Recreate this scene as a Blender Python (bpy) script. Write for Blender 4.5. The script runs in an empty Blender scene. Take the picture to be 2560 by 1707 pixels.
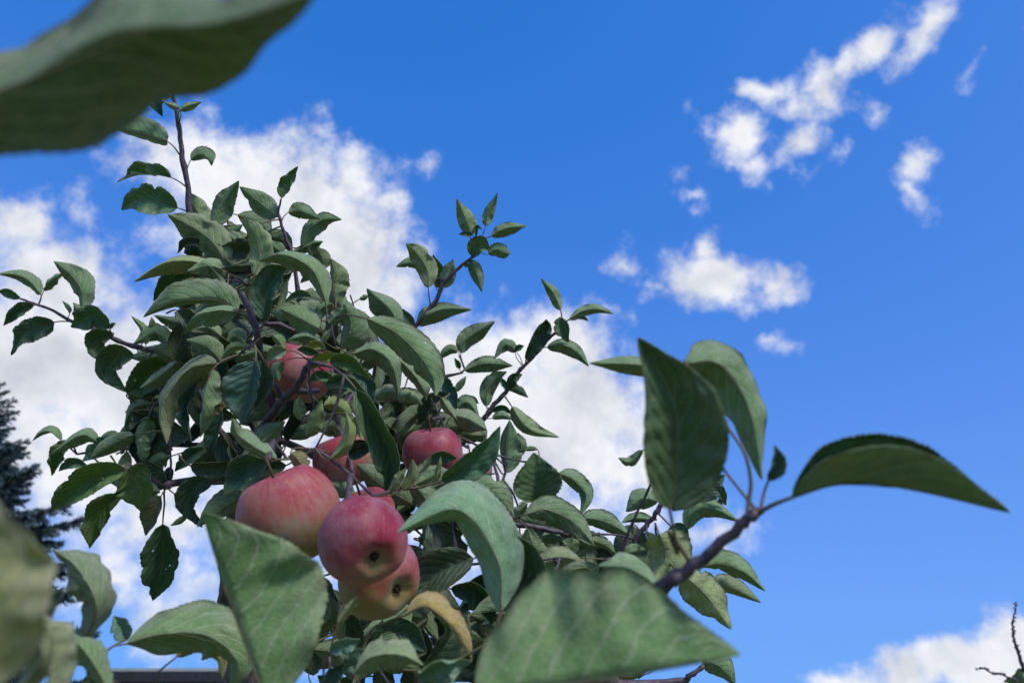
import bpy, math, random
from mathutils import Vector, noise as mnoise
random.seed(7)
SC = bpy.context.scene
COL = SC.collection

# ------------------------------------------------------------------ camera
PITCH = math.radians(28.0)
LENS = 26.0
F = LENS / 36.0 * 2560.0
CAM = Vector((0, 0, 1.45))
RT = Vector((1, 0, 0)); FW = Vector((0, math.cos(PITCH), math.sin(PITCH))); UP = Vector((0, -math.sin(PITCH), math.cos(PITCH)))
cd = bpy.data.cameras.new('camera'); cam = bpy.data.objects.new('camera', cd); COL.objects.link(cam)
cam.location = CAM; cam.rotation_euler = (math.pi/2 + PITCH, 0, 0)
cd.sensor_width = 36; cd.lens = LENS; cd.clip_start = 0.01; cd.clip_end = 4000
cd.dof.use_dof = True; cd.dof.focus_distance = 0.78; cd.dof.aperture_fstop = 8.2
SC.camera = cam
SC.render.resolution_x = 1024; SC.render.resolution_y = 682
SC.view_settings.view_transform = 'Standard'; SC.view_settings.look = 'None'
SC.view_settings.exposure = 1.0; SC.view_settings.gamma = 1

def ray(x, y):
    return RT*((x-1280)/F) + UP*((853.5-y)/F) + FW
def at(x, y, d):
    return CAM + ray(x, y)*d
def topx(P):
    q = P - CAM; d = q.dot(FW)
    return 1280 + q.dot(RT)/d*F, 853.5 - q.dot(UP)/d*F, d

# ------------------------------------------------------------------ world: sky and clouds, fixed by compass direction
SUN_AZ, SUN_EL = math.radians(140), math.radians(46)
w = bpy.data.worlds.new('World'); SC.world = w; w.use_nodes = True
w.cycles.sampling_method = 'MANUAL'; w.cycles.sample_map_resolution = 512
nt = w.node_tree; nt.nodes.clear()
def N(t, tree=None, **kw):
    n = (tree or nt).nodes.new(t)
    for k, v in kw.items(): setattr(n, k, v)
    return n
def lk(a, b, tree=None): (tree or nt).links.new(a, b)
def M(op, a, b=None, c=None, tree=None, clamp=False):
    n = N('ShaderNodeMath', tree, operation=op, use_clamp=clamp)
    for i, s in enumerate((a, b, c)):
        if s is None: continue
        if isinstance(s, (int, float)): n.inputs[i].default_value = s
        else: lk(s, n.inputs[i], tree)
    return n.outputs[0]
def ramp(v, a, b, c=0.0, d=1.0, tree=None, kind='SMOOTHSTEP'):
    n = N('ShaderNodeMapRange', tree, interpolation_type=kind)
    lk(v, n.inputs[0], tree)
    for i, s in enumerate((a, b, c, d)): n.inputs[i+1].default_value = s
    return n.outputs[0]
def mixc(f, a, b, tree=None, mode='MIX'):
    n = N('ShaderNodeMix', tree, data_type='RGBA', blend_type=mode)
    for sock, s in ((n.inputs[0], f), (n.inputs[6], a), (n.inputs[7], b)):
        if isinstance(s, (int, float)): sock.default_value = s
        elif isinstance(s, (tuple, list)): sock.default_value = (*s[:3], 1)
        else: lk(s, sock, tree)
    return n.outputs[2]
def noise(vec, scale, detail=2, rough=.5, tree=None, out=0):
    n = N('ShaderNodeTexNoise', tree); n.inputs['Scale'].default_value = scale
    n.inputs['Detail'].default_value = detail; n.inputs['Roughness'].default_value = rough
    if vec is not None: lk(vec, n.inputs['Vector'], tree)
    return n.outputs[out]

def azel(x, y):
    r = ray(x, y).normalized()
    return math.atan2(r.x, r.y), math.asin(r.z)
K = 2560/2352.0
# cumulus patches seen in the sky: centre, half axes, turn (degrees), weight; in units of the 2352 px wide picture
CLOUDS = [
 (590,440,250,150,0,1.5),(760,520,200,190,20,1.6),(840,640,140,150,0,1.4),(620,620,240,170,0,1.6),(480,350,130,60,0,1.1),
 (110,640,210,130,10,1.4),(60,530,120,70,0,1.0),(190,480,40,50,0,.6),(90,830,230,190,0,1.7),(280,900,260,230,0,1.7),(240,1060,330,150,0,1.5),
 (600,930,300,250,0,1.6),(1270,800,150,110,0,1.4),(1310,960,190,180,0,1.7),(1130,980,240,240,0,1.7),(1410,1070,130,150,0,1.4),
 (1000,850,190,130,0,1.3),(1620,1210,110,60,0,.9),(1180,1180,330,110,0,1.3),(270,1320,75,32,25,.9),(220,1290,70,26,10,.8),(560,1440,120,60,0,1.0),
 (985,392,36,26,-30,.38),(720,300,30,20,0,.3),
 (2130,58,125,50,-24,1.05),(2010,92,105,46,-14,1.0),(1940,140,60,36,-50,.8),(1895,200,66,66,40,.95),(1770,205,90,28,12,.78),(1830,240,70,30,20,.72),
 (1690,312,60,66,-15,.95),(1735,372,56,42,20,.68),(1840,345,66,46,0,.85),(1930,335,60,22,-35,.55),(2002,262,26,28,30,.4),
 (350,1210,330,150,0,.85),(430,1400,260,120,0,.62),(120,1380,160,120,0,.6),(900,1330,300,140,0,.5),
 (2120,390,42,52,28,.85),(2108,445,26,36,10,.5),(1590,450,40,20,0,.5),(1602,490,22,18,0,.45),(1555,405,22,24,0,.42),
 (1650,640,120,66,12,1.25),(1620,570,50,42,0,1.1),(1790,655,56,40,0,1.0),(1445,615,44,40,40,.7),(1500,645,40,16,10,.5),
 (1765,790,20,12,0,.35),(1835,800,24,20,0,.3),(1580,235,16,16,40,.25),(2230,155,24,14,-30,.25),(2350,60,0.1,0.1,0,.1),
 (2320,1490,120,80,-15,1.6),(2200,1520,115,66,-10,1.5),(2080,1548,115,54,-5,1.45),(1950,1570,115,48,0,1.4),(2400,1560,250,90,0,1.5),
]
tc = N('ShaderNodeTexCoord'); nrm = N('ShaderNodeVectorMath', operation='NORMALIZE'); lk(tc.outputs['Generated'], nrm.inputs[0])
DIR = nrm.outputs[0]
sx = N('ShaderNodeSeparateXYZ'); lk(DIR, sx.inputs[0])
AZ = M('ARCTAN2', sx.outputs[0], sx.outputs[1]); EL = M('ARCSINE', sx.outputs[2])
cb = N('ShaderNodeCombineXYZ'); lk(AZ, cb.inputs[0]); lk(EL, cb.inputs[1])
def warp(vec, scale, amp, det):
    c = noise(DIR, scale, det, .55, out=1)
    s = N('ShaderNodeVectorMath', operation='SUBTRACT'); lk(c, s.inputs[0]); s.inputs[1].default_value = (.5, .5, .5)
    m = N('ShaderNodeVectorMath', operation='MULTIPLY_ADD'); lk(s.outputs[0], m.inputs[0]); m.inputs[1].default_value = (amp, amp, 0); lk(vec, m.inputs[2])
    return m.outputs[0]
P = warp(cb.outputs[0], 13, .062, 4)
val = None
for (x, y, a, b, rot, s) in CLOUDS:
    x *= K; y *= K; a *= K; b *= K
    c0 = azel(x, y); ca = azel(x+a, y); cbb = azel(x, y-b)
    ra = math.hypot((ca[0]-c0[0]), ca[1]-c0[1]); rb = math.hypot(cbb[0]-c0[0], cbb[1]-c0[1])
    mp = N('ShaderNodeMapping', vector_type='TEXTURE')
    mp.inputs['Location'].default_value = (c0[0], c0[1], 0)
    mp.inputs['Rotation'].default_value = (0, 0, math.radians(-rot)); mp.inputs['Scale'].default_value = (max(ra,1e-4), max(rb,1e-4), 1)
    lk(P, mp.inputs['Vector'])
    ln = N('ShaderNodeVectorMath', operation='LENGTH'); lk(mp.outputs[0], ln.inputs[0])
    v = M('MULTIPLY_ADD', ln.outputs['Value'], -s*.8, s)
    val = v if val is None else M('SMOOTH_MAX', val, v, .25)
# the rest of the sky, outside the part listed above, carries the same broken cumulus
gen = ramp(noise(DIR, 2.3, 3, .55), .47, .62, -.6, .9, kind='LINEAR')
ox = M('DIVIDE', M('ABSOLUTE', AZ), .88); oy = M('DIVIDE', M('ABSOLUTE', M('SUBTRACT', EL, .5)), .56)
outside = ramp(M('MAXIMUM', ox, oy), .95, 1.25)
gen = M('MULTIPLY_ADD', M('SUBTRACT', gen, -2.0), outside, -2.0)
val = M('MAXIMUM', val, gen)
fine = noise(DIR, 19, 7, .60)
dens = M('MULTIPLY_ADD', M('SUBTRACT', fine, .5), 2.3, val)
alpha = ramp(dens, -.05, 1.0)
sky = N('ShaderNodeTexSky', sky_type='NISHITA', sun_disc=False, sun_elevation=SUN_EL, sun_rotation=SUN_AZ)
sky.air_density = 1.0; sky.dust_density = .35; sky.ozone_density = 3.0; sky.altitude = 200
sp_ = N('ShaderNodeSeparateColor'); lk(sky.outputs[0], sp_.inputs[0]); cc_ = N('ShaderNodeCombineColor')
for i_, (a_, x_, c_) in enumerate(((1.66, .48, .9), (4.25, 0, 2.0), (10.0, 0, 2.1))):      # colour response of the deep blue sky, with a soft shoulder
    e_ = M('EXPONENT', M('MULTIPLY', M('MAXIMUM', M('SUBTRACT', sp_.outputs[i_], x_), 0.02), -1/c_))
    lk(M('MULTIPLY', M('SUBTRACT', 1.0, e_), a_), cc_.inputs[i_])
tint = cc_.outputs[0]
offv = N('ShaderNodeVectorMath', operation='ADD'); lk(DIR, offv.inputs[0]); offv.inputs[1].default_value = (.012, -.004, .014)
rel = M('SUBTRACT', noise(offv.outputs[0], 19, 5, .60), fine)        # thicker towards the light: this side is shaded
big = noise(DIR, 7, 4, .6)
shade = M('MULTIPLY', ramp(big, .32, .60, .76, 1.03), ramp(dens, .6, 2.2, 1.0, .84))
shade = M('MULTIPLY', shade, ramp(rel, -.2, .2, 1.05, .91))
cl = N('ShaderNodeCombineColor'); 
lk(M('MULTIPLY', shade, 9.0), cl.inputs[0]); lk(M('MULTIPLY', M('POWER', shade, .92), 9.15), cl.inputs[1]); lk(M('MULTIPLY', M('POWER', shade, .75), 9.6), cl.inputs[2])
final = mixc(alpha, tint, cl.outputs[0])
bg = N('ShaderNodeBackground'); bg.inputs['Strength'].default_value = .05; lk(final, bg.inputs['Color'])
wo = N('ShaderNodeOutputWorld'); lk(bg.outputs[0], wo.inputs['Surface'])

# sun, veiled by cloud
sd = bpy.data.lights.new('sun', 'SUN'); sd.energy = 1.5; sd.angle = math.radians(11); sd.color = (1, .95, .88)
sun = bpy.data.objects.new('sun', sd); COL.objects.link(sun)
sdir = Vector((math.sin(SUN_AZ)*math.cos(SUN_EL), math.cos(SUN_AZ)*math.cos(SUN_EL), math.sin(SUN_EL)))
sun.rotation_euler = sdir.to_track_quat('Z', 'Y').to_euler(); sun.location = (3, 1, 6)

# ------------------------------------------------------------------ materials
def newmat(name):
    m = bpy.data.materials.new(name); m.use_nodes = True
    t = m.node_tree; t.nodes.clear()
    return m, t
def leaf_mat(name, lower):
    m, t = newmat(name)
    oi = N('ShaderNodeObjectInfo', t); uv = N('ShaderNodeUVMap', t); ge = N('ShaderNodeTexCoord', t)
    s = N('ShaderNodeSeparateXYZ', t); lk(uv.outputs[0], s.inputs[0], t)
    v = M('ABSOLUTE', M('MULTIPLY_ADD', s.outputs[1], 2, -1, tree=t), tree=t)
    off = M('MULTIPLY', oi.outputs['Random'], 37.0, tree=t)
    vec = N('ShaderNodeVectorMath', t, operation='ADD'); lk(ge.outputs['Object'], vec.inputs[0], t)
    cx = N('ShaderNodeCombineXYZ', t); lk(off, cx.inputs[0], t); lk(off, cx.inputs[1], t); lk(cx.outputs[0], vec.inputs[1], t)
    V = vec.outputs[0]
    n1 = noise(V, 55, 4, .6, t); n2 = noise(V, 190, 4, .65, t)
    # lateral veins sweep forward towards the rim
    vv = M('MULTIPLY_ADD', M('SUBTRACT', n1, .5, tree=t), .11, s.outputs[0], tree=t)
    ph = M('MULTIPLY', M('SUBTRACT', vv, M('MULTIPLY', M('POWER', v, 1.2, tree=t), .34, tree=t), tree=t), 7.6, tree=t)
    tri = M('ABSOLUTE', M('SUBTRACT', M('FRACT', ph, tree=t), .5, tree=t), tree=t)      # .5 on the vein
    lat = ramp(tri, .40, .49, tree=t)
    lat = M('MULTIPLY', lat, ramp(v, .75, 1.0, 1.0, .15, tree=t), tree=t)
    mid = ramp(v, .02, .07, 1.0, 0.0, tree=t)
    vein = M('MAXIMUM', lat, mid, tree=t)
    quilt = ramp(tri, .0, .5, 1.0, 0.0, tree=t)
    base = oi.outputs['Color']
    if lower:
        base = mixc(.8, base, mixc(.6, base, (.37, .48, .36), t), t)
        veinc, vf = mixc(.62, base, (.50, .54, .36), t), .8
        blot = (.25, .25, .17)
    else:
        veinc, vf = mixc(.55, base, (.26, .34, .18), t), .6
        blot = (.17, .19, .12)
    # the blade is a fuller green along the midrib, felted and duller towards the rim
    mg = M('ADD', v, M('MULTIPLY', M('SUBTRACT', n1, .5, tree=t), 1.5, tree=t), tree=t)
    mg = M('MULTIPLY', ramp(mg, .25, 1.0, tree=t), .50 if lower else .35, tree=t)
    base = mixc(mg, mixc(1.0, base, (.86, 1.0, .62) if lower else (.95, 1.0, .85), t, 'MULTIPLY'), mixc(.55, base, (.40, .38, .28) if lower else (.20, .20, .13), t), t)
    col = mixc(M('MULTIPLY', ramp(n1, .48, .72, tree=t), .42, tree=t), base, mixc(.5, base, blot, t), t)
    col = mixc(M('MULTIPLY', ramp(n2, .38, .66, tree=t), .6, tree=t), col, mixc(1.0, col, (.58, .66, .62), t, 'MULTIPLY'), t)
    col = mixc(M('MULTIPLY', vein, vf, tree=t), col, veinc, t)
    # brown speckles and a dry rim
    sp = M('MULTIPLY', ramp(noise(V, 260, 2, .5, t), .73, .78, tree=t), .55, tree=t)
    rim = M('MULTIPLY', ramp(v, .86, 1.0, tree=t), ramp(n1, .5, .62, tree=t), tree=t)
    rim = M('MULTIPLY', rim, .6, tree=t)
    col = mixc(M('MAXIMUM', sp, rim, tree=t), col, (.19, .12, .055), t)
    vo = N('ShaderNodeTexVoronoi', t, feature='DISTANCE_TO_EDGE'); vo.inputs['Scale'].default_value = 420; lk(V, vo.inputs['Vector'], t)
    net = ramp(vo.outputs['Distance'], .0, .16, 1.0, 0.0, tree=t)
    col = mixc(M('MULTIPLY', net, .28 if lower else .16, tree=t), col, veinc, t)
    hgt = M('ADD', M('MULTIPLY', quilt, .55, tree=t), M('MULTIPLY', n2, .55, tree=t), tree=t)
    hgt = M('ADD', hgt, M('MULTIPLY', vein, .5 if lower else -.5, tree=t), tree=t)
    hgt = M('ADD', hgt, M('MULTIPLY', net, .25 if lower else -.25, tree=t), tree=t)
    bp = N('ShaderNodeBump', t); bp.inputs['Strength'].default_value = .6; bp.inputs['Distance'].default_value = .0010; lk(hgt, bp.inputs['Height'], t)
    pr = N('ShaderNodeBsdfPrincipled', t); lk(col, pr.inputs['Base Color'], t); lk(bp.outputs[0], pr.inputs['Normal'], t)
    pr.inputs['Roughness'].default_value = .68 if lower else .46
    pr.inputs['Specular IOR Level'].default_value = .25 if lower else .55
    if lower:
        pr.inputs['Sheen Weight'].default_value = .12; pr.inputs['Sheen Roughness'].default_value = .5
    tl = N('ShaderNodeBsdfTranslucent', t); lk(mixc(1.0, col, (1.5, 1.7, .5), t, 'MULTIPLY'), tl.inputs['Color'], t); lk(bp.outputs[0], tl.inputs['Normal'], t)
    mx = N('ShaderNodeMixShader', t); mx.inputs[0].default_value = .27; lk(pr.outputs[0], mx.inputs[1], t); lk(tl.outputs[0], mx.inputs[2], t)
    o = N('ShaderNodeOutputMaterial', t); lk(mx.outputs[0], o.inputs[0], t)
    return m
LEAF_U = leaf_mat('leaf_upper', False); LEAF_L = leaf_mat('leaf_lower', True)

def simple(name, c1, c2, scale=40, rough=.7, bump=.3, dist=.001, spec=.3, stretch=None, detail=4):
    m, t = newmat(name); ge = N('ShaderNodeTexCoord', t)
    v = ge.outputs['Object']
    if stretch:
        mp = N('ShaderNodeMapping', t); mp.inputs['Scale'].default_value = stretch; lk(v, mp.inputs[0], t); v = mp.outputs[0]
    n = noise(v, scale, detail, .6, t)
    pr = N('ShaderNodeBsdfPrincipled', t); lk(mixc(ramp(n, .35, .65, tree=t), c1, c2, t), pr.inputs['Base Color'], t)
    pr.inputs['Roughness'].default_value = rough; pr.inputs['Specular IOR Level'].default_value = spec
    if bump:
        b = N('ShaderNodeBump', t); b.inputs['Strength'].default_value = bump; b.inputs['Distance'].default_value = dist
        lk(n, b.inputs['Height'], t); lk(b.outputs[0], pr.inputs['Normal'], t)
    o = N('ShaderNodeOutputMaterial', t); lk(pr.outputs[0], o.inputs[0], t)
    return m
PETIOLE = simple('petiole', (.12, .13, .06), (.16, .11, .07), 90, .6, .1)
SHOOT = simple('shoot_bark', (.060, .044, .068), (.125, .095, .115), 160, .55, .35, .0006)
BARK = simple('old_bark', (.05, .042, .045), (.17, .14, .125), 70, .85, .9, .003, detail=8)
STALK = simple('apple_stalk', (.10, .075, .03), (.06, .04, .025), 200, .6, .3, .0005)
CALYX = simple('apple_calyx', (.02, .016, .012), (.09, .065, .04), 300, .9, .4, .0008)

# ------------------------------------------------------------------ mesh helpers
def mk(name, verts, faces, mats, parent=None, loc=Vector((0,0,0)), ploc=None, fm=None, uvs=None, smooth=True):
    me = bpy.data.meshes.new(name); me.from_pydata([tuple(v) for v in verts], [], faces)
    for m in mats: me.materials.append(m)
    if fm: me.polygons.foreach_set('material_index', fm)
    if smooth: me.polygons.foreach_set('use_smooth', [True]*len(me.polygons))
    if uvs:
        ul = me.uv_layers.new(name='UVMap')
        for lp in me.loops: ul.data[lp.index].uv = uvs[lp.vertex_index]
    me.update()
    o = bpy.data.objects.new(name, me); COL.objects.link(o)
    wl[o.name] = Vector(loc)
    if parent is not None:
        o.parent = parent; o.location = Vector(loc) - wl[parent.name]
    else: o.location = loc
    return o
wl = {}
def empty(name, loc, label, cat, group=None):
    o = bpy.data.objects.new(name, None); COL.objects.link(o); o.location = loc; wl[o.name] = Vector(loc)
    o.empty_display_size = .05
    o['label'] = label; o['category'] = cat
    if group: o['group'] = group
    return o
def catmull(pts, n):
    """n+1 points evenly in parameter along a Catmull-Rom curve; pts are Vectors"""
    p = [pts[0]*2 - pts[1]] + list(pts) + [pts[-1]*2 - pts[-2]]
    out = []; m = len(pts) - 1
    for i in range(n+1):
        s = i/n*m; k = min(int(s), m-1); u = s-k
        a, b, c, d = p[k], p[k+1], p[k+2], p[k+3]
        out.append(.5*((2*b) + (c-a)*u + (2*a-5*b+4*c-d)*u*u + (3*b-a-3*c+d)*u**3))
    return out
def tube(pts, radii, sides=8, jitter=0.0, rnd=None, cap=True):
    V, Fc = [], []
    ref = Vector((.3, .5, .8)); n = len(pts); prev = None
    for i, p in enumerate(pts):
        t = (pts[min(i+1, n-1)] - pts[max(i-1, 0)]).normalized()
        if prev is None:
            a = t.cross(ref).normalized()
        else:
            a = (prev - t*prev.dot(t)).normalized()
        prev = a; b = t.cross(a)
        for k in range(sides):
            th = 2*math.pi*k/sides
            r = radii[i]*(1 + (rnd.uniform(-jitter, jitter) if rnd else 0))
            V.append(p + (a*math.cos(th) + b*math.sin(th))*r)
    for i in range(n-1):
        for k in range(sides):
            k2 = (k+1) % sides
            Fc.append((i*sides+k, i*sides+k2, (i+1)*sides+k2, (i+1)*sides+k))
    if cap:
        Fc.append(tuple(range(sides-1, -1, -1))); Fc.append(tuple((n-1)*sides+k for k in range(sides)))
    return V, Fc

# ------------------------------------------------------------------ setting
GRASS = simple('grass', (.09, .12, .04), (.17, .18, .07), 3, .9, .6, .05)
def sheet():
    n = 48; V = []; Fc = []
    rad = [0] + [1.2*1.27**i for i in range(32)]
    rnd = random.Random(3)
    for r in rad:
        for k in range(n):
            a = 2*math.pi*k/n; V.append((r*math.cos(a), r*math.sin(a), rnd.uniform(-.01, .01) if r < 30 else 0))
    for i in range(len(rad)-1):
        for k in range(n):
            k2 = (k+1) % n; Fc.append((i*n+k, (i+1)*n+k, (i+1)*n+k2, i*n+k2))
    o = mk('ground', V, Fc, [GRASS]); o['kind'] = 'structure'
sheet()

# ------------------------------------------------------------------ apple trees
TREE_BASE = at(640, 1707, .97); TREE_BASE = Vector((TREE_BASE.x + .03, TREE_BASE.y + .02, 0))
tree = empty('apple_tree', TREE_BASE, 'small apple tree with red apples and folded dull green leaves', 'tree')
NEAR_BASE = Vector((-.62, .12, 0))
near_tree = empty('apple_tree', NEAR_BASE, 'neighbouring apple tree whose pale blurred leaves hang beyond the spruce side', 'tree')
near_tree['label'] = 'apple tree showing only large blurred leaves, hanging across the sky and before the spruce'

BR = {id(tree): [], id(near_tree): []}       # samples for attaching leaves: (world point, branch object, radius)
def branch(name, pts, r0, r1, owner=tree, mat=None, nseg=None, knob=.10):
    """pts: world Vectors"""
    L = sum((pts[i+1]-pts[i]).length for i in range(len(pts)-1))
    n = nseg or max(8, min(60, int(L/.012)))
    c = catmull(pts, n); rnd = random.Random(len(BR[id(owner)])*13+5)
    rad = []
    for i in range(n+1):
        u = i/n; r = r0 + (r1-r0)*u
        if i and rnd.random() < .22: r *= 1 + rnd.uniform(.1, .38)
        rad.append(r)
    for i in range(1, n): c[i] = c[i] + Vector((rnd.uniform(-1,1), rnd.uniform(-1,1), rnd.uniform(-1,1)))*min(r0*.16, .0025)
    V, Fc = tube(c, rad, 10 if r0 > .004 else 7, knob, rnd)
    o = mk(name, [v - c[0] for v in V], Fc, [mat or SHOOT], owner, c[0])
    for i in range(n+1): BR[id(owner)].append((c[i], o, rad[i]))
    return o, c

VIEWS = {
 '1': (0,150,800/2323), '2': (0,600,700/2335), '3': (500,550,700/2335), '4': (0,1000,700/2335), '5': (500,1000,700/2335),
 '6': (0,1237,700/2335), '7': (500,1237,700/2335), '8': (950,450,700/2335), 'a': (950,850,700/2335), 'b': (1100,1237,800/2352),
 'c': (1450,800,1110/2352), 'd': (1900,1450,660/2352), 'e': (0,0,800/2352), 'f': (0,280,1150/2342), 'F': (0,0,2560/2352), 'P': (0,0,1)}
def px(view, x, y):
    ox, oy, s = VIEWS[view]; return ox + x*s, oy + y*s
def wpts(view, lst):
    return [at(*px(view, x, y), d) for (x, y, d) in lst]

# trunk and main limbs
trunk_pts = [TREE_BASE + Vector((0, 0, -.05)), TREE_BASE + Vector((.012, -.01, .6)), TREE_BASE + Vector((-.01, 0, 1.15))] + \
            [at(622, 1650, .97), at(596, 1530, .97), at(600, 1400, .96), at(622, 1250, .95), at(650, 1130, .92), at(672, 1085, .9)]
branch('trunk', trunk_pts, .034, .017, mat=BARK, nseg=60)
branch('branch', [at(672,1085,.9), at(640,1040,.92), at(560,930,.98), at(530,800,1.0), at(499,649,1.0), at(475,546,1.0), at(468,460,1.0), at(455,384,1.0), at(448,315,1.0), at(434,250,1.0), at(427,202,1.0), at(418,110,1.0), at(415,60,1.0)], .006, .0014)
D1 = branch('branch', [at(622,1125,.92)] + wpts('5', [(440,330,.8),(560,180,.78),(690,0,.76)]) + wpts('3', [(730,1470,.75),(800,1400,.74),(850,1320,.735),(890,1240,.73),(955,1165,.725)]), .0055, .0026)
branch('branch', wpts('3', [(770,1425,.75),(870,1430,.75),(930,1425,.755),(1000,1420,.76)]), .0034, .0022)
branch('branch', wpts('3', [(700,1490,.76),(670,1440,.755),(620,1360,.75)]), .003, .002)
branch('branch', [at(640,1180,.93)] + wpts('4', [(1860,660,.86),(1700,668,.85),(1450,690,.84),(1380,720,.83)]), .0058, .0038)
branch('branch', [at(650,1160,.92)] + wpts('4', [(2000,460,.82),(1940,400,.81),(1870,310,.8),(1800,200,.8),(1720,160,.8)]), .0042, .0026)
branch('branch', [at(655,1100,.92), at(560,960,.95)] + wpts('2', [(1550,970,.97),(1290,930,.98),(1100,880,.98),(960,830,.98),(700,700,.98),(600,680,.98),(430,580,.98),(290,530,.98),(170,490,.98)]), .0042, .0013)
branch('branch', [at(640,1130,.93)] + wpts('4', [(1500,370,.93),(1130,405,.93),(940,410,.93),(640,450,.93)]), .004, .0013)
branch('branch', [at(700,1010,.8), at(770,880,.92), at(746,730,.95), at(728,631,.95), at(716,600,.95), at(702,556,.95), at(696,529,.95), at(702,498,.95)], .0036, .0012)
branch('branch', [at(690,1040,.8), at(655,900,.78)] + wpts('3', [(480,970,.76),(430,800,.76),(380,680,.76),(345,605,.76)]), .0042, .0026)
branch('branch', [at(700,1080,.9), at(900,980,1.0), at(985,900,1.0)] + wpts('8', [(260,1280,1.0),(310,1200,1.0),(470,1000,1.0),(520,880,1.0),(600,790,1.0),(690,700,1.0),(780,640,1.0),(830,560,1.0),(842,490,1.0)]), .0045, .0011)
branch('branch', [at(690,1095,.9), at(900,1180,1.0), at(1120,1130,1.0)] + wpts('a', [(860,660,1.0),(950,540,1.0),(1060,420,1.0),(1100,340,1.0),(1180,240,1.0)]) + wpts('8', [(1260,1490,1.0),(1420,1310,1.0),(1480,1265,1.0),(1520,1195,1.0)]), .0045, .0012)
branch('branch', [at(1040,1040,1.0)] + wpts('a', [(400,400,1.03),(560,300,1.04),(700,262,1.04),(660,130,1.04)]), .0028, .0012)
branch('branch', [at(640,1250,.95), at(850,1330,.9), at(1100,1310,.85)] + wpts('b', [(500,210,.82),(760,250,.82),(960,295,.82)]), .0042, .0026)
branch('branch', [at(1200,1310,.84)] + wpts('a', [(980,1200,.86),(960,1080,.88),(940,950,.9)]), .0026, .0014)
branch('branch', wpts('b', [(560,215,.82)]) + wpts('a', [(1020,1250,.85),(1045,1100,.86),(1060,1000,.86)]), .0022, .0012)
branch('branch', [at(625,1600,.97), at(900,1620,.95), at(1300,1560,.9)] + wpts('b', [(1330,480,.88),(1450,300,.88),(1590,130,.88),(1640,20,.88)]), .0055, .0022)
branch('branch', [at(612,1560,.97), at(800,1540,.85)] + wpts('7', [(1880,830,.75),(2160,590,.72)]), .0045, .0026)
branch('branch', [TREE_BASE + Vector((-.005, 0, 1.3)), at(1000,1800,.85), at(1331,1712,.66), at(1406,1694,.62), at(1491,1689,.6), at(1590,1740,.62)], .009, .006, mat=BARK)
branch('branch', [at(1331,1720,.66)] + wpts('b', [(1700,1370,.68),(1830,1330,.68),(1940,1250,.68)]), .0035, .0018)
# limb running low towards the lens and the shoot that ends in the big leaves against the sky
SH = branch('branch', [TREE_BASE + Vector((.0, -.01, 1.18)), at(1020,1900,.6), at(1400,1760,.42), at(1540,1580,.375)] + wpts('c', [(430,1420,.345),(560,1330,.34),(750,1180,.335),(900,1045,.33),(955,1010,.33)]), .0046, .0019, knob=.02)
branch('branch', [TREE_BASE + Vector((-.01, -.01, 1.22)), at(620,1850,.62), at(480,1800,.48), at(330,1760,.42), at(230,1765,.38)], .006, .0022)
branch('branch', [TREE_BASE + Vector((0, -.01, 1.25)), at(760,1880,.6), at(900,1800,.46), at(1010,1765,.42), at(1150,1770,.36), at(1210,1800,.29)], .005, .002)
# the neighbouring tree stands to the side of the lens
branch('trunk', [NEAR_BASE + Vector((0,0,-.05)), NEAR_BASE + Vector((.02,0,.7)), NEAR_BASE + Vector((-.01,.02,1.4)), NEAR_BASE + Vector((.0,.03,2.0)), NEAR_BASE + Vector((.03,.02,2.4))], .034, .012, owner=near_tree, mat=BARK)
branch('branch', [NEAR_BASE + Vector((0,0,1.30)), Vector((-.42,.12,1.46)), Vector((-.27,.13,1.53))], .006, .003, owner=near_tree)
branch('branch', [NEAR_BASE + Vector((0,0,1.15)), Vector((-.40,.14,1.35)), Vector((-.21,.19,1.43))], .006, .003, owner=near_tree)

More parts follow.
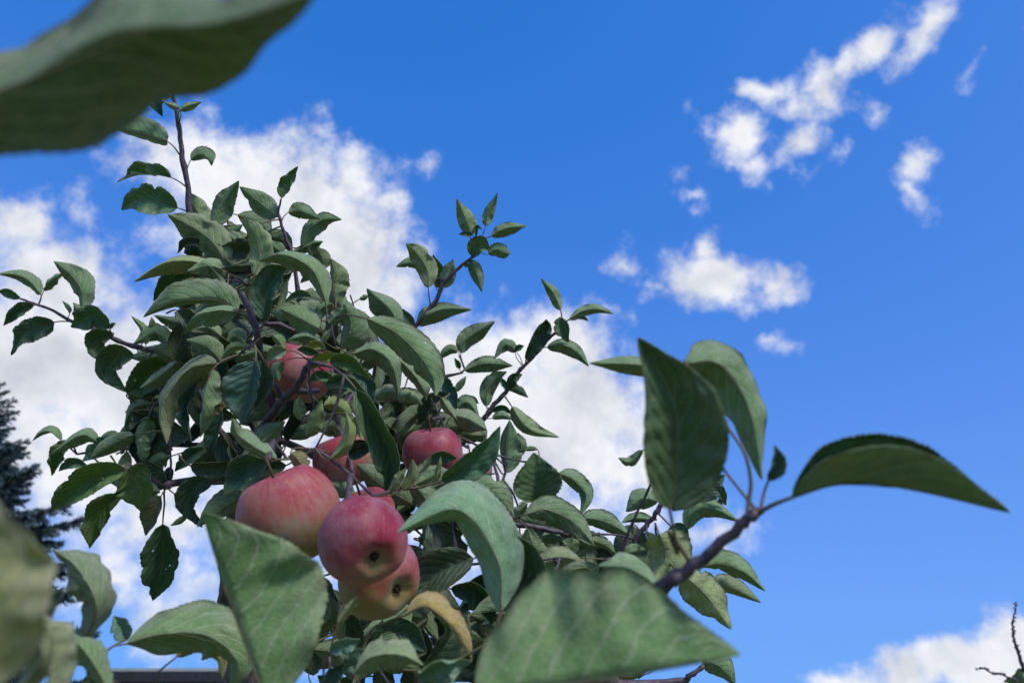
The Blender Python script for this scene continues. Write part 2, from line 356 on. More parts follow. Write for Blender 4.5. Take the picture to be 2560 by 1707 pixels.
# colours of single leaves
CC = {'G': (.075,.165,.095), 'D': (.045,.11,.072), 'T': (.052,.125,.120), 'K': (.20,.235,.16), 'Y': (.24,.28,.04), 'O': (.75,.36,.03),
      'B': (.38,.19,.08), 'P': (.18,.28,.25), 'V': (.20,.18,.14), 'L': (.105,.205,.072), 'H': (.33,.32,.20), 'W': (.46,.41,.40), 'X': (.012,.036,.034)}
def fwid(t):
    if t <= 0 or t >= 1: return 0
    a = math.sin(math.pi*t**.84)**.66
    if t > .66: a *= 1 - .5*((t-.66)/.34)**1.2
    return a
LN = [0]
SV, SF, SM, SU = [], [], [], []
def make_leaf(pts, l, r, side='l', d=None, dd=0.0, col='G', at_px=None, hi=False, ruf=1.0, owner=tree, bow=None, via=None, hole=.2, world_attach=None, maxL=.115, stuff=False, fold=None):
    """pts: picture points of the midrib from base to tip; l, r: seen half widths; d: distance of the base along the view axis"""
    LN[0] += 1; rnd = random.Random(LN[0]*7919)
    b2 = Vector((pts[0][0], pts[0][1], 0))
    cand = BR[id(owner)]
    if at_px is not None: ref2 = Vector((at_px[0], at_px[1], 0))
    else: ref2 = b2
    best = None
    for (w_, o_, r_) in cand:
        q = topx(w_)
        if q[2] < .05: continue
        dd2 = math.hypot(q[0]-ref2.x, q[1]-ref2.y)*q[2]/F
        dz = abs(q[2]-d)*.8 if d is not None else 0
        k = dd2 + dz
        if best is None or k < best[0]: best = (k, w_, o_, r_, q[2])
    if d is None: d = best[4] + rnd.uniform(-.01, .01)
    nu = 84 if hi else 30; nh = 8 if hi else 5
    if stuff: nu, nh = 16, 3
    c2 = catmull([Vector((p[0], p[1], 0)) for p in pts], nu)
    Lp = sum((c2[i+1]-c2[i]).length for i in range(nu)); Lm = Lp*d/F
    bw = (rnd.uniform(-.10, .10) if bow is None else bow)*Lm
    curl = rnd.uniform(-.12, .16)*Lm*(.5 if hi else 1); tw = rnd.uniform(-.5, .5)*(.35 if hi else 1)
    dmid = [d + dd*(i/nu) + bw*math.sin(math.pi*i/nu) + curl*max(0, (i/nu-.62)/.38)**2 for i in range(nu+1)]
    mid = [at(c2[i].x, c2[i].y, dmid[i]) for i in range(nu+1)]
    L3 = sum((mid[i+1]-mid[i]).length for i in range(nu))
    wk = 1.0 if hi else 1.13
    al, ar = l*wk*d/F, r*wk*d/F
    H = max(abs(al), abs(ar), .20*L3)*(rnd.uniform(1.03, 1.22) if fold is None else fold)
    sg = -1 if side == 'u' else 1          # rims of an upper side lean to the viewer, of a lower side away
    kk = rnd.uniform(1.6, 3.2); ph1, ph2 = rnd.uniform(0, 6.28), rnd.uniform(0, 6.28); amp = .036*L3*ruf*rnd.uniform(.5, 1.3)
    k3 = rnd.uniform(4.5, 7.5)
    bite = [(rnd.choice((-1, 1)), rnd.uniform(.25, .85), rnd.uniform(.02, .045), rnd.uniform(.12, .35)) for _ in range(rnd.choice((0, 0, 1, 1, 2)) if not hi else 0)]
    loc = mid[0]
    nvr = 2*nh+1
    G = []
    for i in range(nu+1):
        t = i/nu; f = fwid(t)
        a, b = c2[max(i-1,0)], c2[min(i+1,nu)]
        tx, ty = (b.x-a.x), -(b.y-a.y); ln = math.hypot(tx, ty) or 1
        lx, ly = -ty/ln, tx/ln
        row = []
        for j in range(-nh, nh+1):
            v = abs(j)/nh; s_ = -1 if j < 0 else 1        # j<0: left half
            aw = al if j < 0 else ar
            dep = math.sqrt(max(H*H - aw*aw, 0))
            fe = f
            for (bs, bt, bw_, ba) in bite:
                if bs == s_: fe *= 1 - ba*math.exp(-((t-bt)/bw_)**2)*v**2
            if abs(j) == nh and 0 < i < nu: fe *= 1 + ((.014 if i % 2 else -.012) if hi else (.025 if i % 2 else -.02)) + rnd.uniform(-.012, .012)
            off = (-s_)*aw*v*fe
            z = sg*dep*(v**1.25)*fe
            wv = amp*(v**1.6)*f**.5*(math.sin(2*math.pi*kk*t + (ph1 if j < 0 else ph2)) + .4*math.sin(2*math.pi*k3*t + (ph2 if j < 0 else ph1)*1.7))
            # tissue stands up between the side veins
            qv = ((t - .34*v**1.2)*7.6) % 1.0
            qz = -.012*L3*math.sin(math.pi*qv)*(v*(1.08-v)*4)**.5*f*(-sg)*(1 if hi else .8)
            nz = mnoise.noise(Vector((t*3.3 + ph1*5, j/nh*1.5, ph2*3))) + .5*mnoise.noise(Vector((t*8 + ph1*5, j/nh*3.2, ph2*3+9)))
            qz += .042*L3*ruf*nz*f*min(1, v*2)
            if fold is None:
                ca, sa = math.cos(tw*(t-.3)), math.sin(tw*(t-.3)); off, z = off*ca - z*sa, off*sa + z*ca
            P_ = mid[i] + (RT*lx + UP*ly)*off + FW*(z + wv + qz)
            row.append(P_ - loc)
        G.append(row)
    # normals of the sheet
    V, Fc, fm, uvs = [], [], [], []
    th = .00016
    def nrm_(i, j):
        a = G[min(i+1,nu)][j] - G[max(i-1,0)][j]; b = G[i][min(j+1,nvr-1)] - G[i][max(j-1,0)]
        n = a.cross(b)
        if n.length < 1e-12: return Vector((0,0,0))
        return n.normalized()
    for lay in (1, -1):
        for i in range(nu+1):
            for j in range(nvr):
                V.append(G[i][j] + nrm_(i, j)*th*lay); uvs.append((i/nu, j/(nvr-1)))
    # j runs left to right, a along: a x b points away from the viewer when (left->right) x ... ; test once
    ii = nu//2; ntest = nrm_(ii, nh)
    la, lb = (c2[min(ii+1,nu)]-c2[max(ii-1,0)]), None
    front_is_plus = ntest.dot(FW) < 0
    SZ = (nu+1)*nvr
    holes = set()
    if not stuff and rnd.random() < hole*.8:
        for _ in range(rnd.randint(1, 3)):
            holes.add((rnd.randint(int(nu*.2), int(nu*.85)), rnd.choice([j for j in range(1, nvr-2) if abs(j-nh) > 1])))
    upper_is_plus = front_is_plus if side == 'u' else not front_is_plus
    for i in range(nu):
        for j in range(nvr-1):
            a, b, c, e = i*nvr+j, i*nvr+j+1, (i+1)*nvr+j+1, (i+1)*nvr+j
            if (i, j) in holes:
                q = (a, e, c, b)
                for off_, mi in ((0, 0 if upper_is_plus else 1), (SZ, 1 if upper_is_plus else 0)):
                    cen = (V[a+off_]+V[b+off_]+V[c+off_]+V[e+off_])/4; n0 = len(V)
                    for k_ in q: V.append(cen + (V[k_+off_]-cen)*rnd.uniform(.25, .5)); uvs.append(uvs[k_])
                    for k_ in range(4):
                        k2 = (k_+1) % 4; f_ = (q[k_]+off_, q[k2]+off_, n0+k2, n0+k_)
                        Fc.append(f_ if off_ == 0 else f_[::-1]); fm.append(mi)
                continue
            Fc.append((a, e, c, b)); fm.append(0 if upper_is_plus else 1)
            Fc.append((SZ+a, SZ+b, SZ+c, SZ+e)); fm.append(1 if upper_is_plus else 0)
    for i in range(nu):
        for j in (0, nvr-1):
            a, e = i*nvr+j, (i+1)*nvr+j
            Fc.append((a, e, SZ+e, SZ+a)); fm.append(1)
    # petiole: from the twig to the base, running on under the midrib
    bpt = best[1]; par = best[2]
    if world_attach is not None: bpt = world_attach
    gap = mid[0] - bpt
    tdir = (mid[1]-mid[0]).normalized()
    if gap.length > .042 and via is None and not stuff:
        # a short spur carries the leaf out from the limb
        e_ = mid[0] - (tdir*.5 + gap.normalized()*.5).normalized()*rnd.uniform(.014, .026)
        side_v = Vector((rnd.uniform(-1,1), rnd.uniform(-1,1), rnd.uniform(-.2,1)))*gap.length*.08
        so, sc_ = branch('twig', [bpt, bpt.lerp(e_, .5) + side_v, e_], min(.0019, .0011 + gap.length*.006), .0009, owner=owner)
        bpt = sc_[-1]; par = so
    if stuff and gap.length > .05: bpt = mid[0] - tdir*.02 + (bpt-mid[0]).normalized()*.015
    pp = [bpt]
    if via: pp += [at(*q) for q in via]
    else:
        g2 = (mid[0]-bpt); pp.append(bpt.lerp(mid[0], .55) + (mid[0]-tdir*g2.length*.45 - bpt.lerp(mid[0], .55))*.28)
    pp += [mid[0], mid[min(3, nu)], mid[int(nu*.3)], mid[int(nu*.6)]]
    pc = catmull(pp, 26); m_ = len(pc)
    pr0 = .0010 if L3 > .05 else .0007
    V2, F2 = tube([p - loc for p in pc], [pr0*(1.15 - .95*(i/(m_-1))) for i in range(m_)], 6)
    o0 = len(V); V += V2; Fc += [tuple(o0+k for k in q) for q in F2]; fm += [2]*len(F2); uvs += [(.5, .5)]*len(V2)
    if stuff:
        n0 = len(SV); SV.extend(v + loc for v in V); SF.extend(tuple(n0+k for k in q) for q in Fc); SM.extend(fm); SU.extend(uvs)
        return None
    o = mk('leaf', V, Fc, [LEAF_U, LEAF_L, PETIOLE], par, loc, fm=fm, uvs=uvs)
    if col == 'O': o['label'] = 'yellowed withering leaf'
    if col == 'B': o['label'] = 'small dry brown leaf'
    c = CC[col]; j = rnd.uniform(.85, 1.6); h = rnd.uniform(-.2, .36)
    o.color = (c[0]*j*(1+h), c[1]*j, c[2]*j*(1-h*.6), 1)
    return o

def L(view, pts, l, r, side='l', d=None, **kw):
    s = VIEWS[view][2]
    if 'a' in kw: kw['at_px'] = px(view, *kw.pop('a'))
    if 'via' in kw: kw['via'] = [(*px(view, q[0], q[1]), q[2]) for q in kw['via']]
    return make_leaf([px(view, *p) for p in pts], l*s, r*s, side, d, **kw)

# tall central shoot
L('1',[(1215,592),(1050,540),(860,500),(752,475)],25,115,'l',1.0,a=(1300,720))
L('1',[(1232,268),(1170,270),(1145,320),(1180,415)],55,55,'u',1.0,col='T')
L('1',[(1305,368),(1360,338),(1465,306)],38,12,'l',.99,a=(1310,470),col='K')
L('1',[(1300,352),(1250,330),(1188,308)],22,22,'l',.985,a=(1310,470),col='K')
L('1',[(1385,728),(1440,690),(1500,718),(1535,772)],68,8,'l',1.0,a=(1375,900))
L('1',[(1245,855),(1150,838),(1000,838),(848,890)],14,74,'u',1.0,ruf=2.2,a=(1340,950))
L('1',[(1290,1075),(1150,1030),(1000,1020),(880,1090)],95,100,'u',1.0,a=(1355,1130),hole=1)
L('1',[(1500,1200),(1420,1080),(1350,948)],72,62,'l',1.01,hole=1,col='K')
L('1',[(1550,1215),(1610,1050),(1735,875)],72,70,'l',.98)
L('1',[(2010,1140),(1890,1040),(1737,918)],72,76,'l',.95)
L('1',[(2045,1005),(2090,900),(2165,772)],48,40,'u',.95)
L('1',[(2092,1108),(2180,1095),(2325,1155)],58,44,'l',.95,a=(2040,1190))
L('f',[(1530,685),(1575,600),(1645,548),(1742,548)],42,38,'l',.95,a=(1465,690))
L('f',[(1490,716),(1570,680),(1645,658)],24,22,'l',.95,a=(1468,710))
L('f',[(1645,800),(1640,740),(1600,685)],36,34,'l',.97,col='K')
L('f',[(1590,745),(1600,700),(1640,660)],22,20,'u',.94)
L('1',[(1660,1490),(1520,1300),(1360,1190),(1215,1120)],105,112,'l',.92,ruf=1.8,col='K')
L('1',[(1640,1270),(1690,1232),(1758,1208)],34,32,'l',1.0,col='L')
L('3',[(455,460),(500,300),(450,110),(325,-10)],95,105,'l',.88,col='K')
L('f',[(1430,690),(1390,635),(1345,608)],34,30,'l',.96,col='K')
L('f',[(1450,720),(1400,690),(1370,650)],34,34,'l',.94)
L('f',[(1262,678),(1222,690),(1180,735)],20,22,'l',.98)
L('f',[(1090,795),(950,758),(820,775),(678,866)],55,32,'l',.86,col='H')
L('f',[(1130,800),(1050,782),(950,810)],44,40,'l',.85,ruf=2,col='K')
L('f',[(1025,842),(900,830),(778,962)],50,42,'u',.9)
L('2',[(1985,585),(1780,500),(1450,520),(1192,648)],30,158,'l',.78)
L('2',[(1750,700),(1500,690),(1280,625)],85,36,'l',.92)
L('2',[(1980,600),(1800,590),(1610,640),(1530,790)],105,48,'l',.76,col='L',a=(2130,800))
L('2',[(2040,860),(1960,800),(1890,840)],70,60,'l',.8)
L('2',[(1840,800),(1740,730),(1640,740)],60,40,'l',.83,col='V')
L('2',[(1215,870),(1190,740),(1095,632)],34,28,'l',.97,col='L')
L('2',[(1250,740),(1262,690),(1262,640)],24,22,'l',.97,col='V')
L('2',[(1420,870),(1290,770),(1105,870)],62,75,'l',.96)
L('2',[(1580,900),(1450,850),(1310,950)],90,62,'l',.95)
# left shoot
L('2',[(340,455),(230,330),(110,285),(-20,285)],62,36,'l',.98)
L('2',[(365,425),(420,335),(530,268)],36,36,'l',.99)
L('2',[(690,575),(670,400),(570,270),(445,176)],85,92,'l',.96)
L('2',[(172,488),(90,440),(-15,428)],40,30,'u',.98)
L('2',[(285,545),(170,590),(25,715)],48,48,'u',.98,col='D')
L('2',[(455,685),(330,735),(200,800),(92,965)],92,92,'u',.98,col='D',a=(600,690))
L('2',[(580,610),(560,560),(517,505)],18,16,'l',.98)
L('2',[(665,650),(640,580),(610,520)],40,36,'l',.99,col='K')
L('2',[(910,740),(800,635),(690,670),(590,728)],92,82,'u',.96)
L('2',[(940,775),(830,810),(810,920),(850,1010)],80,60,'u',.97)
L('2',[(920,740),(940,710),(968,692)],16,16,'u',.98)
L('2',[(1118,955),(985,970),(925,1100),(1062,1272)],105,95,'u',.96,hole=1,a=(1290,955))
L('2',[(1490,1015),(1330,1060),(1180,1200),(1090,1380)],130,75,'u',.92,hole=1)
L('4',[(1150,155),(1100,125),(1040,92)],30,28,'l',.95,col='K')
L('2',[(1810,1030),(1600,1065),(1420,1250),(1340,1480),(1390,1700)],120,105,'l',.75,col='V')
L('2',[(1775,1075),(1710,1250),(1690,1450),(1670,1650)],85,55,'l',.73,col='K')
L('2',[(1650,1180),(1570,1400),(1600,1690)],46,46,'u',.77,col='T')
L('2',[(2130,1010),(2070,1250),(2020,1540)],125,165,'u',.70,col='T')
L('2',[(2190,990),(2220,1200),(2120,1400)],65,75,'u',.72,col='D')
L('2',[(1840,1005),(1720,890),(1550,830)],85,75,'l',.82)
L('2',[(1850,985),(1930,895),(2090,885)],36,38,'l',.76,col='Y')
L('2',[(2325,960),(2180,925),(2020,965)],66,42,'l',.77)
# middle of the crown
L('3',[(1045,685),(960,450),(820,330),(650,285),(485,342)],95,72,'l',.74,col='L')
L('3',[(540,835),(550,640),(640,470),(748,398)],110,95,'u',.80,col='D')
L('3',[(640,720),(690,600),(735,480)],22,24,'l',.82,col='K')
L('3',[(1130,700),(1105,560),(1120,440),(1085,318)],42,118,'l',.80,col='K')
L('3',[(1655,872),(1580,740),(1490,650),(1390,568)],118,72,'l',.93,hole=1)
L('3',[(1330,660),(1370,645),(1405,635)],20,20,'l',.9)
L('3',[(1782,882),(1735,820),(1690,738)],32,38,'u',1.0)
L('3',[(1820,882),(1900,790),(2050,738),(2272,746)],68,78,'l',1.0,hole=1)
L('3',[(1390,825),(1620,930),(1830,1130),(1940,1310),(1968,1468)],118,135,'l',.70,col='L',hole=1)
L('3',[(990,905),(850,825),(660,735)],115,85,'l',.73,col='L')
L('3',[(770,800),(680,790),(598,762)],44,34,'l',.76)
L('3',[(1105,700),(1000,750),(958,900)],48,42,'l',.76)
L('3',[(1180,1070),(1260,880),(1200,700)],85,140,'l',.74)
L('3',[(1075,865),(1150,790),(1225,735)],52,42,'l',.73)
L('3',[(1000,1045),(1050,960),(1098,900)],26,26,'l',.72,col='V')
L('3',[(930,640),(830,625),(705,690)],30,34,'u',.86,col='K')
L('3',[(1280,1115),(1450,1080),(1600,1200),(1655,1468)],62,112,'l',.78)
L('3',[(1560,1095),(1740,1240),(1850,1390),(1885,1505)],62,64,'l',.85,col='V')
L('3',[(1080,1180),(1250,1180),(1432,1328)],56,62,'u',.69,col='L')
L('3',[(1050,1370),(1220,1350),(1422,1490)],52,52,'u',.69,col='G')
L('3',[(1270,1290),(1380,1350),(1440,1530)],70,40,'u',.74,col='T')
L('3',[(995,1105),(900,1075),(808,1080)],46,18,'u',.70,col='L')
L('3',[(955,1235),(1050,1165),(1192,1130)],62,26,'u',.70,col='Y')
L('3',[(1460,1490),(1560,1430),(1670,1440)],60,70,'l',.86,col='K')
L('3',[(1640,1500),(1740,1460),(1860,1540)],50,60,'l',.86,col='K')
L('3',[(725,1085),(640,1110),(555,1175)],52,50,'u',.68,col='P')
L('3',[(1010,1015),(880,965),(735,1000)],62,42,'l',.73,col='L')
L('3',[(600,960),(660,1010),(700,1090)],46,40,'l',.73,col='L')
L('3',[(1040,1060),(960,1040),(880,1075)],34,34,'u',.71,col='Y')
L('3',[(1100,1260),(1060,1330),(1075,1420)],34,40,'l',.72,col='G')
L('3',[(1120,1330),(1000,1300),(905,1350)],34,46,'u',.70,col='L')
L('3',[(690,1180),(640,1250),(660,1350)],40,46,'l',.71,col='G')
# round the apples
L('5',[(1300,-90),(1440,150),(1570,400),(1610,600),(1545,765)],105,92,'u',.64,col='G')
L('5',[(1085,492),(1190,400),(1245,250),(1215,95)],52,48,'l',.62,col='Y',a=(930,620))
L('5',[(1238,455),(1350,425),(1458,400)],90,45,'u',.645,col='D',a=(1000,560))
L('5',[(1030,40),(1150,45),(1295,190)],62,62,'l',.72,col='Y')
L('5',[(835,165),(800,60),(835,-45)],45,62,'l',.70,col='Y')
L('5',[(890,305),(945,180),(1015,-10)],62,72,'l',.70,col='Y')
L('5',[(1000,265),(1080,215),(1172,255)],45,35,'l',.73,col='L')
L('5',[(1290,140),(1330,240),(1342,325)],52,52,'l',.7,col='Y')
L('5',[(640,492),(450,390),(310,280),(262,148)],75,48,'l',.61,col='G',a=(740,550))
L('5',[(560,520),(380,560),(200,800)],110,90,'u',.67,col='D')
L('5',[(500,470),(420,640),(260,720)],80,90,'u',.70,col='D')
L('5',[(755,440),(835,515),(880,608)],62,66,'l',.60,col='B',hole=0)
L('4',[(1770,700),(1630,735),(1580,890),(1690,1062)],70,95,'u',.80,col='D')
L('4',[(1552,955),(1490,1012),(1420,1048)],24,24,'l',.82)
L('6',[(1358,240),(1362,450),(1340,650),(1270,882)],160,78,'u',.84,a=(1355,40),hole=1,maxL=.2)
L('4',[(1060,585),(1160,700),(1195,935)],165,160,'u',.78,col='L',ruf=1.8,hole=1)
L('4',[(1345,795),(1290,950),(1215,1132)],62,92,'u',.80,col='V')
L('4',[(1015,788),(870,880),(785,1050),(745,1238)],92,72,'u',.80,col='L')
L('4',[(1055,575),(850,620),(620,750),(422,922)],105,105,'u',.77,col='L')
L('4',[(512,335),(410,262),(335,275),(265,342)],22,34,'l',.93)
L('4',[(565,330),(500,430),(428,632)],62,40,'u',.93)
L('4',[(805,345),(690,290),(560,350),(395,468)],66,44,'l',.92)
L('4',[(1005,380),(850,400),(685,512)],64,84,'u',.92)
L('4',[(1015,372),(920,300),(815,330)],44,38,'l',.93)
L('4',[(725,540),(600,525),(488,592)],34,44,'u',.88,col='D')
L('4',[(1010,400),(1030,420),(1005,455)],18,18,'u',.93)
L('4',[(1155,250),(1070,220),(985,295)],66,32,'l',.93)
L('4',[(1240,140),(1180,300),(1150,425)],75,75,'l',.86)
L('4',[(1225,565),(1320,500),(1425,470)],56,52,'l',.85,col='L')
L('4',[(1210,290),(1180,420),(1212,530)],42,50,'l',.84)
L('4',[(1850,90),(1800,280),(1755,480)],52,62,'u',.76,col='T')
L('4',[(1855,25),(1790,70),(1715,175)],44,40,'l',.74,col='B',hole=0)
L('4',[(1710,395),(1580,480),(1455,595)],52,62,'u',.84)
L('4',[(1400,560),(1420,620),(1400,690)],40,40,'u',.84,col='D')
L('4',[(1900,400),(1930,520),(1900,680)],60,50,'u',.84,col='D')
# lower left, close to the lens
L('6',[(720,1195),(800,900),(640,600),(432,448)],215,50,'l',.40,col='V',hi=True,ruf=1.4,a=(760,1700))
L('6',[(905,1640),(740,1340),(553,1130)],150,26,'l',.37,col='L',hi=True,a=(900,1760))
L('6',[(1050,1240),(1350,1160),(1730,1170),(1980,1390),(1930,1640)],165,260,'l',.45,col='L',hi=True,ruf=1.3,via=[(815,1500,.43),(850,1370,.44),(930,1265,.445)])
L('6',[(1060,1205),(1010,1100),(948,1005)],32,90,'u',.50,col='P',via=[(830,1480,.46),(930,1270,.48)])
L('6',[(1470,1350),(1650,1240),(1800,1320),(1850,1540)],95,85,'l',.48,col='O',via=[(1300,1560,.46)])
L('7',[(560,1760),(330,1130),(165,650),(12,145)],25,740,'l',.335,col='L',hi=True,ruf=1.0,fold=1.04,a=(640,1850),hole=0,bow=.06)
L('F',[(1150,1402),(1140,1280),(1050,1170),(912,1222)],58,66,'l',.46,col='P',hi=True,a=(1010,1640),via=[(1140,1470,.46),(1080,1600,.45)])
L('F',[(1156,1398),(1218,1300),(1140,1195)],34,36,'u',.49,col='T',hi=True,via=[(1140,1470,.47),(1080,1600,.45)])
L('b',[(255,1470),(900,1400),(1600,1290),(2212,1178)],740,40,'l',.25,col='L',hi=True,ruf=1.0,fold=1.12,a=(300,1600),hole=1,bow=.05)
L('b',[(1620,700),(1400,540),(1165,520)],120,70,'l',.40,col='P',hi=True,via=[(1560,760,.44)])
L('7',[(1285,1490),(1440,1345),(1680,1330),(1865,1420)],55,185,'l',.42,col='K',hi=True,ruf=1.2)
L('7',[(1800,1510),(2000,1400),(2270,1375)],85,185,'u',.40,col='P',hi=True,ruf=2)
L('7',[(1515,1190),(1700,1145),(1892,1312)],115,85,'u',.60,col='D')
L('7',[(1480,1260),(1580,1200),(1665,1290)],50,50,'l',.58,col='K')
L('7',[(1715,1000),(1880,925),(2090,1080),(2205,1250),(2270,1388)],72,62,'l',.50,col='O',via=[(1400,1180,.55),(1550,1060,.52)],hole=0)
L('7',[(1155,1072),(1230,960),(1312,838)],36,40,'l',.50,col='O',hole=0)
L('7',[(1090,1300),(1220,1240),(1335,1195)],62,52,'u',.44,col='P',ruf=2)
L('7',[(1190,1475),(1300,1350),(1385,1285)],72,72,'u',.45,col='P',ruf=2.4)
L('7',[(1060,1590),(1130,1480),(1200,1400)],60,60,'u',.44,col='T')
L('7',[(1860,565),(1892,470),(1868,375)],32,30,'l',.66,col='Y')
L('5',[(1590,765),(1650,660),(1722,565)],36,36,'l',.62,col='Y')
L('5',[(1690,745),(1765,620),(1772,488)],40,46,'l',.63,col='Y')
L('5',[(1818,615),(1880,540),(1932,462)],30,26,'l',.64,col='H')
L('5',[(1965,650),(1985,560),(2005,470)],18,20,'l',.64,col='Y')
L('5',[(1915,490),(2030,465),(2145,482)],44,60,'u',.66,col='D')
L('5',[(1795,705),(1930,640),(2012,560)],44,52,'l',.67,col='L')
# right shoot close to the lens
L('c',[(1120,940),(1400,868),(1750,900),(2277,1022)],285,-235,'u',.31,col='D',hi=True,ruf=.5,a=(960,1010),hole=0,bow=.02)
L('c',[(475,1000),(515,720),(490,420),(305,92)],215,240,'u',.33,col='G',hi=True,ruf=.8,fold=1.12,a=(590,1300),hole=0,via=[(470,1110,.338),(520,1240,.34)])
L('c',[(560,230),(750,240),(900,480),(966,850)],135,125,'l',.36,col='G',hi=True,hole=0,via=[(895,950,.335),(905,850,.338),(870,700,.342),(770,550,.35)],a=(880,1040))
L('c',[(998,850),(1050,760),(1032,660)],45,32,'u',.335,col='T',hi=True,a=(955,1010),hole=0)
L('c',[(470,275),(300,235),(48,228)],62,42,'l',.45,col='G',hi=True,via=[(500,500,.45),(560,1000,.42)])
L('c',[(330,690),(270,752),(202,730)],25,22,'l',.6)
L('c',[(630,960),(690,870),(768,818)],52,52,'u',.55,col='T')
L('c',[(650,330),(648,220),(642,120)],14,14,'u',.6,col='D')
L('c',[(415,960),(320,945),(243,1015)],60,40,'l',.9)
L('c',[(5,1050),(140,1070),(278,1158)],48,44,'l',.88)
L('c',[(395,1060),(300,1050),(218,1072)],26,26,'l',.9)
L('c',[(558,1112),(620,1010),(720,1000),(843,1068)],42,58,'l',.85)
L('c',[(465,1185),(520,1115),(578,1145)],44,40,'u',.8,col='T',ruf=2)
L('c',[(630,1310),(750,1290),(880,1340),(984,1434)],62,46,'l',.78)
L('c',[(690,1405),(800,1415),(961,1498)],44,48,'l',.80,col='V')
L('c',[(720,860),(740,910),(775,975)],24,26,'u',.85)
L('c',[(560,950),(640,935),(730,945)],20,20,'u',.85)
L('b',[(1610,290),(1660,450),(1560,660)],190,110,'l',.72,col='H',ruf=1.6)
L('b',[(1790,590),(1960,740),(2142,988)],115,135,'l',.70,col='H',ruf=1.6)
L('b',[(1935,1215),(2060,1260),(2172,1400)],82,92,'l',.68)
# right side of the tree
L('8',[(675,1445),(720,1330),(830,1250),(960,1176)],76,66,'l',1.04,a=(655,1530))
L('8',[(650,1430),(570,1415),(463,1512)],36,38,'l',1.04)
L('a',[(662,240),(650,200),(620,148)],20,22,'u',1.04)
L('a',[(705,255),(850,200),(970,198),(1108,214)],58,66,'l',1.03)
L('8',[(1138,1432),(1050,1370),(948,1490)],48,46,'l',1.0,a=(1185,1555))
L('8',[(1130,1425),(1160,1395),(1202,1382)],24,24,'u',1.0,a=(1185,1555))
L('8',[(1215,1505),(1315,1350),(1375,1230),(1388,1160)],58,62,'u',.99,col='D')
L('8',[(1500,1145),(1508,1240),(1573,1357)],62,54,'u',.99)
L('8',[(1505,1085),(1450,950),(1338,820)],44,42,'l',1.0,a=(1515,1190))
L('8',[(1578,1162),(1700,1090),(1820,1078),(1952,1120)],38,44,'l',1.0)
L('8',[(1640,1150),(1690,1150),(1740,1178)],16,14,'u',1.0)
L('8',[(1393,1395),(1530,1375),(1650,1440),(1742,1556)],50,66,'l',.99)
# upper right shoot
L('8',[(750,465),(720,330),(640,155)],62,70,'l',1.0,a=(740,600),col='K')
L('8',[(770,460),(720,450),(655,452)],22,22,'u',1.0,a=(745,540))
L('8',[(800,470),(805,400),(850,408)],18,18,'u',1.0)
L('8',[(880,385),(905,270),(982,105)],42,40,'l',1.0,a=(842,490))
L('8',[(930,468),(1060,400),(1225,380)],52,50,'l',1.0,a=(842,500))
L('8',[(770,645),(830,560),(920,590)],80,50,'u',1.0,hole=1)
L('8',[(905,620),(970,580),(1045,608),(1085,613)],56,50,'l',1.0)
L('8',[(760,665),(800,760),(853,938)],48,52,'l',1.0)
L('8',[(700,712),(730,715),(760,730)],16,16,'u',1.0)
L('8',[(402,900),(390,740),(300,600),(215,530)],80,82,'l',.99,a=(398,1030),col='K')
L('8',[(310,730),(240,690),(132,724)],30,44,'l',1.01)
L('8',[(470,900),(500,790),(440,620)],40,50,'u',1.02)
L('8',[(525,900),(560,780),(610,660)],52,66,'l',1.0,col='K')
L('a',[(885,555),(895,420),(965,320),(1060,262)],62,58,'l',1.0)
L('a',[(1062,412),(1030,360),(1003,308)],22,24,'u',1.0)
L('a',[(1070,402),(1110,325),(1188,284)],36,44,'u',.99,col='D')
L('a',[(1060,402),(1150,415),(1237,480)],36,30,'l',1.0)
L('a',[(640,565),(730,515),(828,635)],54,60,'l',.98)
L('a',[(695,492),(770,488),(825,532)],22,24,'u',1.0)
L('a',[(520,300),(570,430),(642,592)],62,62,'u',.97,col='T')
L('a',[(618,432),(670,370),(720,300)],26,28,'l',1.0)
L('a',[(610,630),(750,660),(892,745)],62,105,'l',.90,col='V',ruf=1.8)
L('a',[(670,800),(770,790),(885,800)],55,70,'l',.92,col='V',ruf=1.8)
L('a',[(510,480),(560,560),(640,660)],34,40,'l',.88,col='K')
L('a',[(930,592),(1020,568),(1110,625)],26,24,'u',.97)
L('a',[(935,652),(1020,625),(1110,665)],32,32,'l',.96,col='P')
L('a',[(1100,555),(1180,680),(1290,765),(1498,813)],62,62,'l',.94,col='K')
L('a',[(1045,1112),(1050,900),(1082,665)],40,128,'l',.92)
L('a',[(1130,1000),(1180,880),(1150,770)],40,40,'l',.93,col='K')
L('a',[(1305,1342),(1290,1150),(1280,935)],165,190,'u',.86)
L('a',[(1312,912),(1250,908),(1188,918)],16,22,'l',.9,a=(1270,890))
L('a',[(1488,1110),(1620,1170),(1720,1300),(1670,1468)],70,62,'l',.88,col='G')
L('a',[(735,1205),(880,1240),(1010,1340),(1115,1462)],112,92,'l',.72,col='K')
L('a',[(515,1168),(730,1060),(890,900),(1003,715)],92,108,'u',.66,col='G')
L('a',[(1128,1495),(1170,1420),(1232,1360)],38,36,'l',.78)
L('a',[(1560,1400),(1400,1330),(1148,1368)],42,32,'l',.88,col='K')
L('b',[(635,140),(800,110),(1000,210),(1135,370)],88,105,'l',.76)
L('b',[(1105,330),(1200,365),(1296,434)],46,32,'l',.80,col='K')
L('b',[(1035,170),(1200,190),(1418,302)],52,64,'l',.80)
L('b',[(640,245),(700,380),(830,432)],62,62,'l',.74,col='K')
L('b',[(715,520),(880,465),(1055,485)],60,92,'l',.72,col='K')
L('b',[(1000,480),(1035,500),(1080,520)],22,26,'l',.70,col='B',hole=0)
